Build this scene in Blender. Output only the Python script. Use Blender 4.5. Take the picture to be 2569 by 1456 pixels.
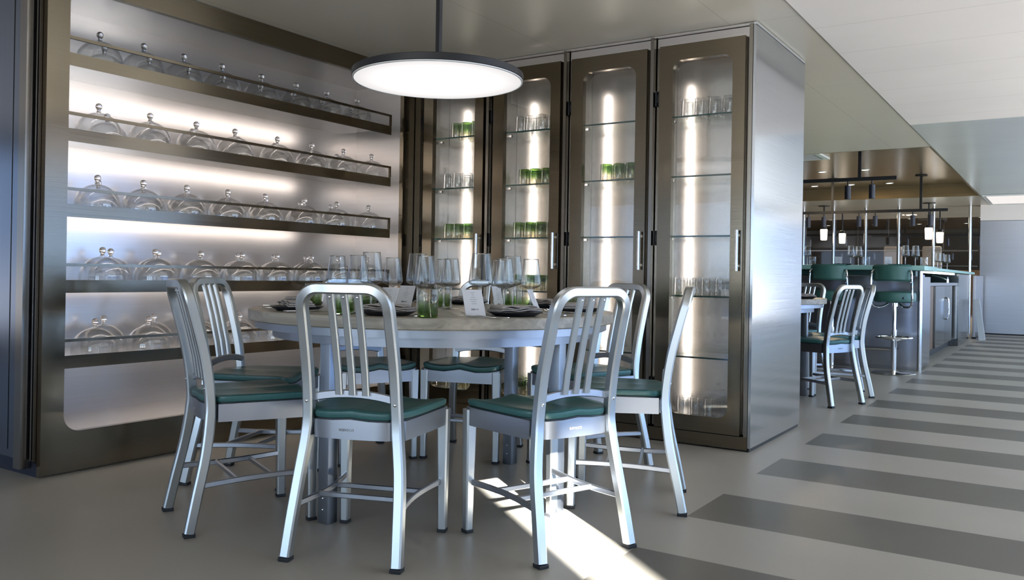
import bpy, bmesh, math, random
from mathutils import Vector, Matrix
random.seed(7)
for o in list(bpy.data.objects):
    bpy.data.objects.remove(o)
S = bpy.context.scene
COL = S.collection
PI = math.pi

# ------------------------------------------------------------------ camera
IMG_W = 2569.0
cd = bpy.data.cameras.new('camera'); cam = bpy.data.objects.new('camera', cd); COL.objects.link(cam)
cd.sensor_width = 36.0; cd.lens = 36.0 * 2137.146 / IMG_W
cd.shift_y = -(728.0 - 684.528) / IMG_W
cd.clip_start = 0.02; cd.clip_end = 500
yw, pt, ro = math.radians(33.146), math.radians(0.092), math.radians(-0.949)
F = Vector((-math.sin(yw)*math.cos(pt), math.cos(yw)*math.cos(pt), math.sin(pt)))
R0 = Vector((math.cos(yw), math.sin(yw), 0)); U0 = R0.cross(F)
R = R0*math.cos(ro) - U0*math.sin(ro); U = U0*math.cos(ro) + R0*math.sin(ro)
M = Matrix((R, U, -F)).transposed().to_4x4(); M.translation = Vector((0, 0, 0.89))
cam.matrix_world = M
S.camera = cam

# ------------------------------------------------------------------ sky, sun, exposure
S.view_settings.view_transform = 'Standard'; S.view_settings.look = 'None'
S.view_settings.gamma = 1.0; S.view_settings.use_curve_mapping = False
S.view_settings.exposure = 0.08
S.cycles.transparent_max_bounces = 48
S.cycles.max_bounces = 10
S.cycles.diffuse_bounces = 5
S.cycles.glossy_bounces = 6
S.cycles.sample_clamp_indirect = 6.0
S.cycles.caustics_reflective = False
S.cycles.caustics_refractive = False
w = bpy.data.worlds.new('daylight_sky'); S.world = w; w.use_nodes = True
nt = w.node_tree; nt.nodes.clear()
wo = nt.nodes.new('ShaderNodeOutputWorld'); wb = nt.nodes.new('ShaderNodeBackground')
tc = nt.nodes.new('ShaderNodeTexCoord'); sx = nt.nodes.new('ShaderNodeSeparateXYZ'); cr = nt.nodes.new('ShaderNodeValToRGB')
nt.links.new(tc.outputs['Generated'], sx.inputs[0]); mz = nt.nodes.new('ShaderNodeMapRange'); mz.inputs['From Min'].default_value = -1.0; nt.links.new(sx.outputs['Z'], mz.inputs['Value']); nt.links.new(mz.outputs[0], cr.inputs[0])
cr.color_ramp.elements[0].position = 0.0; cr.color_ramp.elements[0].color = (1.7, 1.6, 1.5, 1)
e_ = cr.color_ramp.elements.new(0.49); e_.color = (1.5, 1.5, 1.5, 1)
e_ = cr.color_ramp.elements.new(0.505); e_.color = (0.66, 0.84, 1.05, 1)
cr.color_ramp.elements[3].position = 0.8; cr.color_ramp.elements[3].color = (0.38, 0.62, 1.0, 1)
nt.links.new(cr.outputs[0], wb.inputs['Color']); wb.inputs['Strength'].default_value = 5.0
nt.links.new(wb.outputs[0], wo.inputs[0])
SUN_AZ = Vector((0.78, -0.63, 0)).normalized(); SUN_EL = math.radians(21.7)
sdir = SUN_AZ*math.cos(SUN_EL) + Vector((0, 0, math.sin(SUN_EL)))
def sunbeam(name, target, power, cone):
    sd = bpy.data.lights.new(name, 'SPOT'); o = bpy.data.objects.new(name, sd); COL.objects.link(o)
    sd.energy = power; sd.spot_size = math.radians(cone); sd.spot_blend = 0.1; sd.shadow_soft_size = 0.45; sd.color = (1.0, 0.98, 0.95)
    o.location = Vector(target) + sdir*45; o.rotation_euler = sdir.to_track_quat('Z', 'Y').to_euler()
sunbeam('sun_through_narrow_window', (2.2, -0.41, 1.1), 6.0e6, 3.2)

# ------------------------------------------------------------------ materials
MATS = {}
def newmat(name):
    m = bpy.data.materials.new(name); m.use_nodes = True; m.node_tree.nodes.clear(); MATS[name] = m
    out = m.node_tree.nodes.new('ShaderNodeOutputMaterial'); return m, m.node_tree, out
def noise_node(t, scale, mapscale=(1, 1, 1), detail=3):
    tc = t.nodes.new('ShaderNodeTexCoord'); mp = t.nodes.new('ShaderNodeMapping'); n = t.nodes.new('ShaderNodeTexNoise')
    mp.inputs['Scale'].default_value = mapscale
    t.links.new(tc.outputs['Object'], mp.inputs[0]); t.links.new(mp.outputs[0], n.inputs['Vector'])
    n.inputs['Scale'].default_value = scale; n.inputs['Detail'].default_value = detail
    return n
def ramp(t, src, c0, c1, p0=0.3, p1=0.7):
    r = t.nodes.new('ShaderNodeValToRGB'); r.color_ramp.elements[0].position = p0; r.color_ramp.elements[1].position = p1
    r.color_ramp.elements[0].color = (*c0, 1); r.color_ramp.elements[1].color = (*c1, 1)
    t.links.new(src, r.inputs[0]); return r
def metal(name, col, rough, brush=None, amp=0.06, bump=0.0, var=0.06, met=1.0):
    m, t, out = newmat(name); p = t.nodes.new('ShaderNodeBsdfPrincipled'); t.links.new(p.outputs[0], out.inputs[0])
    p.inputs['Metallic'].default_value = met
    n = noise_node(t, 1.0, brush or (30, 30, 30), 4)
    c = ramp(t, n.outputs['Fac'], [v*(1-var) for v in col], [min(1, v*(1+var)) for v in col]); t.links.new(c.outputs[0], p.inputs['Base Color'])
    mr = t.nodes.new('ShaderNodeMapRange'); mr.inputs['To Min'].default_value = rough-amp; mr.inputs['To Max'].default_value = rough+amp
    t.links.new(n.outputs['Fac'], mr.inputs['Value']); t.links.new(mr.outputs[0], p.inputs['Roughness'])
    if bump:
        n2 = noise_node(t, 1.0, (2.2, 2.2, 2.6), 2)
        b = t.nodes.new('ShaderNodeBump'); b.inputs['Strength'].default_value = bump; b.inputs['Distance'].default_value = 0.02
        t.links.new(n2.outputs['Fac'], b.inputs['Height']); t.links.new(b.outputs[0], p.inputs['Normal'])
    return m
def plain(name, col, rough=0.5, metallic=0.0, spec=0.5, var=0.0, scale=8.0, mapscale=(1, 1, 1), coat=0.0, bump=0.0):
    m, t, out = newmat(name); p = t.nodes.new('ShaderNodeBsdfPrincipled'); t.links.new(p.outputs[0], out.inputs[0])
    p.inputs['Roughness'].default_value = rough; p.inputs['Metallic'].default_value = metallic
    p.inputs['Specular IOR Level'].default_value = spec; p.inputs['Coat Weight'].default_value = coat
    n = noise_node(t, scale, mapscale)
    c = ramp(t, n.outputs['Fac'], [v*(1-var) for v in col], [min(1, v*(1+var)) for v in col]); t.links.new(c.outputs[0], p.inputs['Base Color'])
    if bump:
        b = t.nodes.new('ShaderNodeBump'); b.inputs['Strength'].default_value = bump; b.inputs['Distance'].default_value = 0.01
        t.links.new(n.outputs['Fac'], b.inputs['Height']); t.links.new(b.outputs[0], p.inputs['Normal'])
    return m
def emit(name, col, strength):
    m, t, out = newmat(name); e = t.nodes.new('ShaderNodeEmission'); e.inputs[0].default_value = (*col, 1); e.inputs[1].default_value = strength
    t.links.new(e.outputs[0], out.inputs[0]); return m
def thin_glass(name, tint=(0.97, 0.98, 0.98), ior=1.45, gradient=None, boost=1.0, rough=0.02, edge_dark=1.0, power=3.5, dp=5.0):
    m, t, out = newmat(name); mix = t.nodes.new('ShaderNodeMixShader'); tr = t.nodes.new('ShaderNodeBsdfTransparent'); gl = t.nodes.new('ShaderNodeBsdfGlossy')
    gl.inputs['Roughness'].default_value = rough; gl.inputs['Color'].default_value = (1, 1, 1, 1)
    lw_ = t.nodes.new('ShaderNodeLayerWeight'); lw_.inputs['Blend'].default_value = 0.5
    pw = t.nodes.new('ShaderNodeMath'); pw.operation = 'POWER'; pw.inputs[1].default_value = power
    mu = t.nodes.new('ShaderNodeMath'); mu.operation = 'MULTIPLY_ADD'; mu.inputs[1].default_value = 0.62*boost; mu.inputs[2].default_value = 0.045*min(1.0, boost*boost); mu.use_clamp = True
    t.links.new(lw_.outputs['Facing'], pw.inputs[0]); t.links.new(pw.outputs[0], mu.inputs[0]); t.links.new(mu.outputs[0], mix.inputs[0])
    t.links.new(tr.outputs[0], mix.inputs[1]); t.links.new(gl.outputs[0], mix.inputs[2]); t.links.new(mix.outputs[0], out.inputs[0])
    p2 = t.nodes.new('ShaderNodeMath'); p2.operation = 'POWER'; p2.inputs[1].default_value = dp; t.links.new(lw_.outputs['Facing'], p2.inputs[0])
    edge = t.nodes.new('ShaderNodeMixRGB'); t.links.new(p2.outputs[0], edge.inputs[0]); edge.inputs[1].default_value = (*tint, 1); edge.inputs[2].default_value = tuple(v*edge_dark for v in (tint if not gradient else (0.35, 0.42, 0.25)))+(1,)
    if not gradient: t.links.new(edge.outputs[0], tr.inputs[0])
    if gradient:
        z0, z1, c0, c1 = gradient
        tc = t.nodes.new('ShaderNodeTexCoord'); sp = t.nodes.new('ShaderNodeSeparateXYZ'); mr = t.nodes.new('ShaderNodeMapRange')
        mr.inputs['From Min'].default_value = z0; mr.inputs['From Max'].default_value = z1
        t.links.new(tc.outputs['Object'], sp.inputs[0]); t.links.new(sp.outputs['Z'], mr.inputs['Value'])
        r = ramp(t, mr.outputs[0], c0, c1, 0.0, 1.0); t.links.new(r.outputs[0], edge.inputs[1]); t.links.new(edge.outputs[0], tr.inputs[0])
    return m

steel = metal('brushed_steel', (0.205, 0.172, 0.125), 0.18, (1.5, 1.5, 220), 0.05, var=0.05)
steel_v = metal('brushed_steel_vertical', (0.28, 0.26, 0.23), 0.20, (180, 180, 1.2), 0.05, var=0.06)
steel_back = metal('brushed_steel_backing', (0.66, 0.63, 0.61), 0.24, (1.5, 1.5, 220), 0.03, bump=0.10, var=0.03, met=0.72)
steel_panel = metal('polished_steel_panel', (0.52, 0.54, 0.58), 0.15, (1.2, 1.2, 160), 0.04, var=0.05)
steel_dark = metal('dark_blue_steel', (0.20, 0.225, 0.27), 0.2, (180, 180, 1.2), 0.04, var=0.06)
steel_far = metal('matt_steel_wall', (0.42, 0.45, 0.52), 0.34, (1.2, 1.2, 120), 0.03, var=0.05)
steel_bar = metal('bar_front_steel', (0.46, 0.46, 0.50), 0.22, (1.2, 1.2, 120), 0.05, var=0.05)
steel_in = metal('cabinet_interior_steel', (0.60, 0.575, 0.55), 0.22, (200, 200, 1.5), 0.03, var=0.03, met=0.8)
bronze_ceil = metal('bronze_coffer_metal', (0.32, 0.27, 0.21), 0.25, (1, 60, 60), 0.06, var=0.1)
bronze = metal('bronze_fascia', (0.30, 0.22, 0.12), 0.35, (1, 60, 60), 0.05, var=0.1)
alu = metal('brushed_aluminium', (0.53, 0.56, 0.575), 0.34, (3, 3, 3), 0.01, var=0.01)
alu_rail = metal('brushed_aluminium_rail', (0.42, 0.44, 0.485), 0.34, (3, 3, 3), 0.01, var=0.01)
chrome = metal('chrome', (0.80, 0.81, 0.83), 0.06, (3, 3, 3), 0.01, var=0.02)
chromev = metal('satin_steel_handle', (0.62, 0.62, 0.62), 0.18, (3, 3, 60), 0.03, var=0.04)
black = plain('black_powder_coat', (0.006, 0.007, 0.010), 0.45)
navy = plain('dark_navy_enamel', (0.010, 0.014, 0.030), 0.35)
rubber = plain('black_rubber', (0.012, 0.014, 0.018), 0.6)
pad = plain('teal_vinyl', (0.038, 0.130, 0.128), 0.36, spec=0.5, var=0.06, scale=30)
pad_shade = plain('pad_shadow_gap', (0.008, 0.018, 0.02), 0.5)  # shade under the seat pad, put into the colour of its base
teal_vinyl = plain('green_teal_upholstery', (0.040, 0.140, 0.120), 0.42, var=0.06, scale=25)
teal_stone = plain('pale_teal_countertop', (0.27, 0.50, 0.46), 0.35, var=0.05, scale=20)
teal_dark = plain('dark_teal_apron', (0.012, 0.05, 0.05), 0.4)
ceil_m = None
def ceiling_mat(name, col, sx_, sy_, rough, metallic=0.0, line=0.75, ox=0.0, oy=0.0, lw=0.004, spec=0.3):
    m, t, out = newmat(name); p = t.nodes.new('ShaderNodeBsdfPrincipled'); t.links.new(p.outputs[0], out.inputs[0])
    p.inputs['Roughness'].default_value = rough; p.inputs['Metallic'].default_value = metallic; p.inputs['Specular IOR Level'].default_value = spec
    tc = t.nodes.new('ShaderNodeTexCoord'); sp = t.nodes.new('ShaderNodeSeparateXYZ'); t.links.new(tc.outputs['Object'], sp.inputs[0])
    def lines(sock, per, off):
        if not per: return None
        a = t.nodes.new('ShaderNodeMath'); a.operation = 'ADD'; a.inputs[1].default_value = 100*per - off; t.links.new(sock, a.inputs[0])
        b = t.nodes.new('ShaderNodeMath'); b.operation = 'MODULO'; b.inputs[1].default_value = per; t.links.new(a.outputs[0], b.inputs[0])
        c = t.nodes.new('ShaderNodeMath'); c.operation = 'LESS_THAN'; c.inputs[1].default_value = lw; t.links.new(b.outputs[0], c.inputs[0]); return c.outputs[0]
    l1 = lines(sp.outputs['X'], sx_, ox); l2 = lines(sp.outputs['Y'], sy_, oy)
    if l1 and l2:
        mx = t.nodes.new('ShaderNodeMath'); mx.operation = 'MAXIMUM'; t.links.new(l1, mx.inputs[0]); t.links.new(l2, mx.inputs[1]); l = mx.outputs[0]
    else: l = l1 or l2
    n = noise_node(t, 1.2); c = ramp(t, n.outputs['Fac'], [v*0.97 for v in col], [v*1.03 for v in col])
    mc = t.nodes.new('ShaderNodeMixRGB'); t.links.new(l, mc.inputs[0]); t.links.new(c.outputs[0], mc.inputs[1]); mc.inputs[2].default_value = (*[v*line for v in col], 1)
    t.links.new(mc.outputs[0], p.inputs['Base Color']); return m
ceil_beige = ceiling_mat('beige_ceiling_panel', (0.62, 0.585, 0.51), 1.03, 1.7, 0.30, 0.0, 0.7, -3.55, 2.62)
ceil_white = ceiling_mat('white_ceiling_board', (0.92, 0.88, 0.86), 0, 0.575, 0.5, 0.0, 0.72, 0, 4.57)
ceil_gloss = ceiling_mat('glossy_ceiling_board', (0.66, 0.71, 0.72), 0, 0.575, 0.25, 0.25, 0.8, 0, 4.57)
ceil_coffer = ceiling_mat('bronze_coffer_sheet', (0.40, 0.33, 0.26), 0.9, 0, 0.24, 0.9, 0.7, -1.2, 0)

def floor_mat():
    m, t, out = newmat('resin_floor'); p = t.nodes.new('ShaderNodeBsdfPrincipled'); t.links.new(p.outputs[0], out.inputs[0])
    tc = t.nodes.new('ShaderNodeTexCoord'); sp = t.nodes.new('ShaderNodeSeparateXYZ'); t.links.new(tc.outputs['Object'], sp.inputs[0])
    a = t.nodes.new('ShaderNodeMath'); a.operation = 'ADD'; a.inputs[1].default_value = 84.5 - 3.015; t.links.new(sp.outputs['Y'], a.inputs[0])
    b = t.nodes.new('ShaderNodeMath'); b.operation = 'MODULO'; b.inputs[1].default_value = 0.845; t.links.new(a.outputs[0], b.inputs[0])
    c = t.nodes.new('ShaderNodeMath'); c.operation = 'LESS_THAN'; c.inputs[1].default_value = 0.405; t.links.new(b.outputs[0], c.inputs[0])
    d = t.nodes.new('ShaderNodeMath'); d.operation = 'GREATER_THAN'; d.inputs[1].default_value = -1.176; t.links.new(sp.outputs['X'], d.inputs[0])
    e = t.nodes.new('ShaderNodeMath'); e.operation = 'MULTIPLY'; t.links.new(c.outputs[0], e.inputs[0]); t.links.new(d.outputs[0], e.inputs[1])
    n = noise_node(t, 1.3, (1, 1, 1), 4)
    base = ramp(t, n.outputs['Fac'], (0.32, 0.295, 0.25), (0.36, 0.333, 0.288)); dark = ramp(t, n.outputs['Fac'], (0.112, 0.103, 0.087), (0.135, 0.124, 0.106))
    mx = t.nodes.new('ShaderNodeMixRGB'); t.links.new(e.outputs[0], mx.inputs[0]); t.links.new(base.outputs[0], mx.inputs[1]); t.links.new(dark.outputs[0], mx.inputs[2])
    v = t.nodes.new('ShaderNodeTexVoronoi'); v.inputs['Scale'].default_value = 26; t.links.new(tc.outputs['Object'], v.inputs['Vector'])
    sr = ramp(t, v.outputs['Distance'], (0.55, 0.52, 0.5), (1, 1, 1), 0.035, 0.06)
    mu = t.nodes.new('ShaderNodeMixRGB'); mu.blend_type = 'MULTIPLY'; mu.inputs[0].default_value = 0.8
    t.links.new(mx.outputs[0], mu.inputs[1]); t.links.new(sr.outputs[0], mu.inputs[2]); t.links.new(mu.outputs[0], p.inputs['Base Color'])
    p.inputs['Roughness'].default_value = 0.42; p.inputs['Specular IOR Level'].default_value = 0.45
    return m
floor_m = floor_mat()
def wood_mat(name, c0, c1, rough=0.35):
    m, t, out = newmat(name); p = t.nodes.new('ShaderNodeBsdfPrincipled'); t.links.new(p.outputs[0], out.inputs[0])
    n = noise_node(t, 1.0, (2.2, 26, 40), 6); n.inputs['Distortion'].default_value = 0.6
    c = ramp(t, n.outputs['Fac'], c0, c1, 0.3, 0.7); t.links.new(c.outputs[0], p.inputs['Base Color']); p.inputs['Roughness'].default_value = rough
    return m
alu_dark = metal('table_frame_aluminium', (0.30, 0.33, 0.38), 0.38, (3, 3, 3), 0.01, var=0.01)
aisle_steel = metal('aisle_cupboard_steel', (0.20, 0.22, 0.24), 0.16, (3, 3, 60), 0.03)
bracket_steel = metal('bracket_steel', (0.22, 0.22, 0.22), 0.3, (3, 3, 3), 0.02)
wood = wood_mat('limed_oak', (0.22, 0.20, 0.16), (0.44, 0.40, 0.335))
wood_brown = wood_mat('brown_veneer', (0.12, 0.06, 0.025), (0.19, 0.10, 0.045))
cloth = plain('napkin_linen', (0.36, 0.33, 0.31), 0.9, var=0.06, scale=60, bump=0.2)
cloth_edge = plain('napkin_hem', (0.05, 0.06, 0.10), 0.9)
slate = plain('slate_stoneware', (0.018, 0.020, 0.028), 0.30)
paper = plain('menu_paper', (0.62, 0.62, 0.64), 0.8)
ink = plain('grey_ink', (0.22, 0.23, 0.26), 0.8)
cream = plain('cream_board', (0.62, 0.52, 0.42), 0.6)
dark = plain('dark_backroom', (0.035, 0.028, 0.02), 0.6)
white_paint = plain('white_paint', (0.72, 0.74, 0.76), 0.5)
pane = thin_glass('window_glass', (0.98, 0.99, 0.99), 1.35)
plain_tint = thin_glass('sky_dimming_glass', (0.42, 0.43, 0.46), 1.4, boost=0.3)
cab_glass = thin_glass('cabinet_door_glass', (0.97, 0.98, 0.98), 1.35)
cloche_g = thin_glass('blown_glass', (0.965, 0.968, 0.968), 1.42, boost=1.1, edge_dark=0.85, power=4)
def solid_glass(name):
    m, t, out = newmat(name); g = t.nodes.new('ShaderNodeBsdfGlass'); g.inputs['IOR'].default_value = 1.45; g.inputs['Roughness'].default_value = 0.01
    t.links.new(g.outputs[0], out.inputs[0]); return m
knob_g = solid_glass('solid_glass')
wine_g = thin_glass('wine_glass_crystal', (0.955, 0.965, 0.97), 1.45, boost=0.75, edge_dark=0.25, power=3.2, dp=3.0)
tumb_clear = thin_glass('tumbler_clear_glass', (0.93, 0.935, 0.935), 1.45, boost=1.3, edge_dark=0.55)
tumb_green = thin_glass('tumbler_green_fade_glass', gradient=(0.0, 0.060, (0.36, 0.56, 0.18), (0.93, 0.92, 0.88)), boost=1.0, edge_dark=0.5)
shelf_glass = thin_glass('shelf_glass', (0.95, 0.97, 0.96), 1.45, boost=0.12)
shelf_edge = plain('shelf_glass_edge', (0.02, 0.07, 0.065), 0.15)
led = emit('warm_white_led', (1.0, 0.90, 0.83), 10.0)
led_cab = emit('warm_white_led_cabinet', (1.0, 0.90, 0.83), 15.0)
lamp_e, t_, out_ = newmat('pendant_diffuser')
e1 = t_.nodes.new('ShaderNodeEmission'); e1.inputs[0].default_value = (1.0, 0.975, 0.965, 1); tc1 = t_.nodes.new('ShaderNodeTexCoord'); ln = t_.nodes.new('ShaderNodeVectorMath'); ln.operation = 'LENGTH'
m1 = t_.nodes.new('ShaderNodeMapRange'); m1.inputs['From Max'].default_value = 0.345; m1.inputs['To Min'].default_value = 1.7; m1.inputs['To Max'].default_value = 0.78
t_.links.new(tc1.outputs['Object'], ln.inputs[0]); t_.links.new(ln.outputs['Value'], m1.inputs['Value']); t_.links.new(m1.outputs[0], e1.inputs[1]); t_.links.new(e1.outputs[0], out_.inputs[0])
opal_e = emit('opal_lamp_glow', (1.0, 0.90, 0.74), 3.2)
spot_e = emit('downlight_glow', (1.0, 0.92, 0.80), 5.0)
led_bar = emit('bar_led', (1.0, 0.97, 0.92), 4.0)
panel_e = emit('ceiling_light_panel', (1.0, 0.95, 0.92), 0.9)

# ------------------------------------------------------------------ mesh helpers
def sharp(bm, ang=0.62):
    bm.normal_update()
    for f in bm.faces: f.smooth = True
    for e in bm.edges:
        e.smooth = not (len(e.link_faces) != 2 or e.calc_face_angle(0) > ang)
def obj(name, bm, mat, parent=None, loc=None, mats=None, label=None, smooth=True):
    bmesh.ops.recalc_face_normals(bm, faces=bm.faces[:])
    if smooth: sharp(bm)
    me = bpy.data.meshes.new(name); bm.to_mesh(me); bm.free()
    for m_ in (mats or [mat]): me.materials.append(m_)
    o = bpy.data.objects.new(name, me); COL.objects.link(o)
    if loc is not None: o.location = loc
    if parent is not None: o.parent = parent
    if label: o['label'] = label
    return o
def tag(o, label, cat, group=None):
    o['label'] = label; o['category'] = cat
    if group: o['group'] = group
    return o
def thing(name, label, cat, loc=(0, 0, 0), rz=0.0, group=None):
    o = bpy.data.objects.new(name, None); COL.objects.link(o); o.location = loc; o.rotation_euler = (0, 0, rz); o.empty_display_size = 0.1
    return tag(o, label, cat, group)
def struct(name, bm, mat, parent=None, **k):
    o = obj(name, bm, mat, parent, **k)
    if parent is None: o['kind'] = 'structure'
    return o
def copy_tree(o, parent=None):
    c = o.copy(); COL.objects.link(c)
    if parent is not None: c.parent = parent
    for ch in list(o.children): copy_tree(ch, c)
    return c
def place(proto, used, loc, rz, label, group=None):
    if not used: o = proto; used.append(1)
    else: o = copy_tree(proto)
    o.location = loc; o.rotation_euler = (0, 0, rz); o['label'] = label
    if group: o['group'] = group
    return o
def BM(): return bmesh.new()
def box(bm, x0, x1, y0, y1, z0, z1, bev=0.0, mi=0):
    b = bmesh.new() if bev else bm
    vs = [b.verts.new((x, y, z)) for x in (x0, x1) for y in (y0, y1) for z in (z0, z1)]
    fs = [b.faces.new([vs[i] for i in q]) for q in ((0, 1, 3, 2), (4, 6, 7, 5), (0, 4, 5, 1), (2, 3, 7, 6), (0, 2, 6, 4), (1, 5, 7, 3))]
    for f in fs: f.material_index = mi
    if bev:
        bmesh.ops.recalc_face_normals(b, faces=b.faces[:])
        bmesh.ops.bevel(b, geom=b.edges[:], offset=bev, segments=2, profile=0.6, affect='EDGES')
        me = bpy.data.meshes.new('tmp'); b.to_mesh(me); b.free(); bm.from_mesh(me); bpy.data.meshes.remove(me)
def lathe(bm, prof, seg=24, cx=0, cy=0, cz=0, mi=0):
    rings = []
    for r, z in prof:
        if r < 1e-5: rings.append([bm.verts.new((cx, cy, cz+z))])
        else: rings.append([bm.verts.new((cx+r*math.cos(2*PI*k/seg), cy+r*math.sin(2*PI*k/seg), cz+z)) for k in range(seg)])
    for a, b in zip(rings[:-1], rings[1:]):
        for k in range(seg):
            k2 = (k+1) % seg
            if len(a) == 1 and len(b) == 1: continue
            if len(a) == 1: f = bm.faces.new((a[0], b[k], b[k2]))
            elif len(b) == 1: f = bm.faces.new((a[k], b[0], a[k2]))
            else: f = bm.faces.new((a[k], a[k2], b[k2], b[k]))
            f.material_index = mi
def tube(bm, pts, r, seg=10, cap=True):
    sweep(bm, pts, [(r*math.cos(2*PI*k/seg), r*math.sin(2*PI*k/seg)) for k in range(seg)], Vector((0.13, 0.21, 0.97)), cap)
def rrect(w, d, c=0.004):
    w, d = w/2, d/2
    return [(w-c, -d), (w, -d+c), (w, d-c), (w-c, d), (-w+c, d), (-w, d-c), (-w, -d+c), (-w+c, -d)]
def sweep(bm, pts, sec, nref, cap=True, scales=None):
    """section (u,v): v along the reference axis made perpendicular to the path, u across"""
    pts = [Vector(p) for p in pts]; n = len(pts); rings = []
    for i, p in enumerate(pts):
        T = (pts[min(i+1, n-1)] - pts[max(i-1, 0)]).normalized()
        N = Vector(nref) - T*Vector(nref).dot(T); N.normalize(); B = T.cross(N)
        s = scales[i] if scales else (1, 1)
        rings.append([bm.verts.new(p + B*u*s[0] + N*v*s[1]) for u, v in sec])
    m = len(sec)
    for a, b in zip(rings[:-1], rings[1:]):
        for k in range(m): bm.faces.new((a[k], a[(k+1) % m], b[(k+1) % m], b[k]))
    if cap: bm.faces.new(rings[0]); bm.faces.new(rings[-1][::-1])
def smooth_path(P, n=6):
    """catmull-rom"""
    P = [Vector(p) for p in P]; out = []
    for i in range(len(P)-1):
        p0, p1, p2, p3 = P[max(i-1, 0)], P[i], P[i+1], P[min(i+2, len(P)-1)]
        for k in range(n):
            t = k/n
            out.append(0.5*((2*p1)+(-p0+p2)*t+(2*p0-5*p1+4*p2-p3)*t*t+(-p0+3*p1-3*p2+p3)*t**3))
    out.append(P[-1]); return out
def rounded_rect_pts(u0, u1, v0, v1, r, k=6):
    """returns inner loop with matching outer tags"""
    pts = []
    for (cu, cv, a0, cnr) in ((u1-r, v1-r, 0, (1, 1)), (u0+r, v1-r, 90, (0, 1)), (u0+r, v0+r, 180, (0, 0)), (u1-r, v0+r, 270, (1, 0))):
        for j in range(2*k+1):
            a = math.radians(a0 + 90*j/(2*k)); pts.append((cu+r*math.cos(a), cv+r*math.sin(a), cnr, j, k))
    return pts
def plate_hole(bm, outer, inner, r, mapf, th, mi=0, round_outer=None):
    """plate with a rounded opening. outer/inner=(u0,u1,v0,v1); mapf(u,v,d)->xyz; d from 0 to th"""
    U0, U1, V0, V1 = outer; pts = rounded_rect_pts(*inner, r)
    ins, outs = [], []
    for (u, v, cnr, j, k) in pts:
        cu = U1 if cnr[0] else U0; cv = V1 if cnr[1] else V0
        first_is_v = cnr in ((1, 1), (0, 0))     # arc starts on the vertical side for these corners
        if j == k: o = (cu, cv)
        elif (j < k) == first_is_v: o = (cu, v)
        else: o = (u, cv)
        ins.append((u, v)); outs.append(o)
    n = len(ins)
    A = [[bm.verts.new(mapf(u, v, d)) for (u, v) in L] for d in (0, th) for L in (ins, outs)]
    i0, o0, i1, o1 = A
    for k in range(n):
        q = (k+1) % n
        for f in ((i0[k], i0[q], o0[q], o0[k]), (i1[k], o1[k], o1[q], i1[q]), (i0[k], i1[k], i1[q], i0[q]), (o0[k], o0[q], o1[q], o1[k])):
            ff = bm.faces.new(f); ff.material_index = mi
def box_obj(name, mat, b, parent=None, bev=0.0, **k):
    bm = BM(); box(bm, *b, bev=bev); return obj(name, bm, mat, parent, **k)
def box_struct(name, mat, b, bev=0.0):
    bm = BM(); box(bm, *b, bev=bev); return struct(name, bm, mat)
ORD = ['first', 'second', 'third', 'fourth', 'fifth', 'sixth', 'seventh', 'eighth', 'ninth', 'tenth', 'eleventh', 'twelfth']

# ------------------------------------------------------------------ room shell
ZC = 2.203
box_struct('floor', floor_m, (-9, 2.4, -4.2, 27, -0.06, 0.0))
box_struct('ceiling', ceil_beige, (-9, -1.13, -4.2, 9.18, ZC, ZC+0.08))
box_struct('ceiling_main_far', ceil_beige, (-9, -1.13, 14.73, 19.6, ZC, ZC+0.08))
box_struct('ceiling_white_boards', ceil_white, (-1.128, 2.4, -4.2, 7.80, ZC-0.006, ZC+0.08))
box_struct('ceiling_glossy_boards', ceil_gloss, (-1.128, 2.4, 7.802, 27, ZC-0.006, ZC+0.08))
box_struct('ceiling_coffer', ceil_coffer, (-9, -1.13, 9.0, 14.9, ZC+0.18, ZC+0.24))
box_struct('trim_1', bronze, (-9, -1.13, 14.70, 14.729, ZC-0.004, ZC+0.179))
box_struct('trim_2', bronze, (-9, -1.13, 9.181, 9.21, ZC-0.0, ZC+0.179))
box_struct('trim_3', bronze, (-1.16, -1.131, 9.211, 14.699, ZC-0.0, ZC+0.179))
box_struct('ceiling_coffer_backroom', ceil_coffer, (-9, -1.13, 19.5, 27, ZC+0.18, ZC+0.24))
bm = BM()
for b in ((-4.2, -3.6, 0, ZC+0.2), (1.3, 27, 0, ZC+0.2), (-3.6, 1.3, 0, 0.25), (-3.6, 1.3, 2.05, ZC+0.2), (-1.2, -1.05, 0.25, 2.05)): box(bm, -9.1, -9.0, *b)
struct('wall_left', bm, plain('painted_wall', (0.20, 0.17, 0.14), 0.7))
box_struct('wall_back', dark, (-9, 2.4, 26.9, 27.0, 0, ZC+0.3))
# right side: unseen glazed wall; solid stretch and narrow opening shaped for the sun beam
wallm = plain('window_wall_paint', (0.42, 0.42, 0.42), 0.6)
WX = 2.2
bm = BM()
box(bm, WX, WX+0.15, -4.2, -0.585, 0, ZC)
box(bm, WX, WX+0.15, -0.275, 2.00, 0, ZC)
box(bm, WX, WX+0.15, -0.585, -0.275, 2.15, ZC)
bays = []
y = 2.00; i = 0
while y < 26:
    y1 = y+1.15; bays.append((y, y1)); box(bm, WX, WX+0.15, y1, y1+0.12, 0, ZC)
    y = y1+0.12
box(bm, WX, WX+0.15, 2.00, 26.9, 2.10, ZC)
box(bm, WX, WX+0.15, 2.00, 26.9, 0, 0.12)
struct('wall_right', bm, wallm)
bm = BM()
for (a, b) in bays: box(bm, WX+0.06, WX+0.07, a, b, 0.12, 2.10)
struct('window_1', bm, pane)
bm = BM(); box(bm, WX+0.06, WX+0.07, -0.585, -0.275, 0.0, 2.15); struct('window_2', bm, pane)
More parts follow.
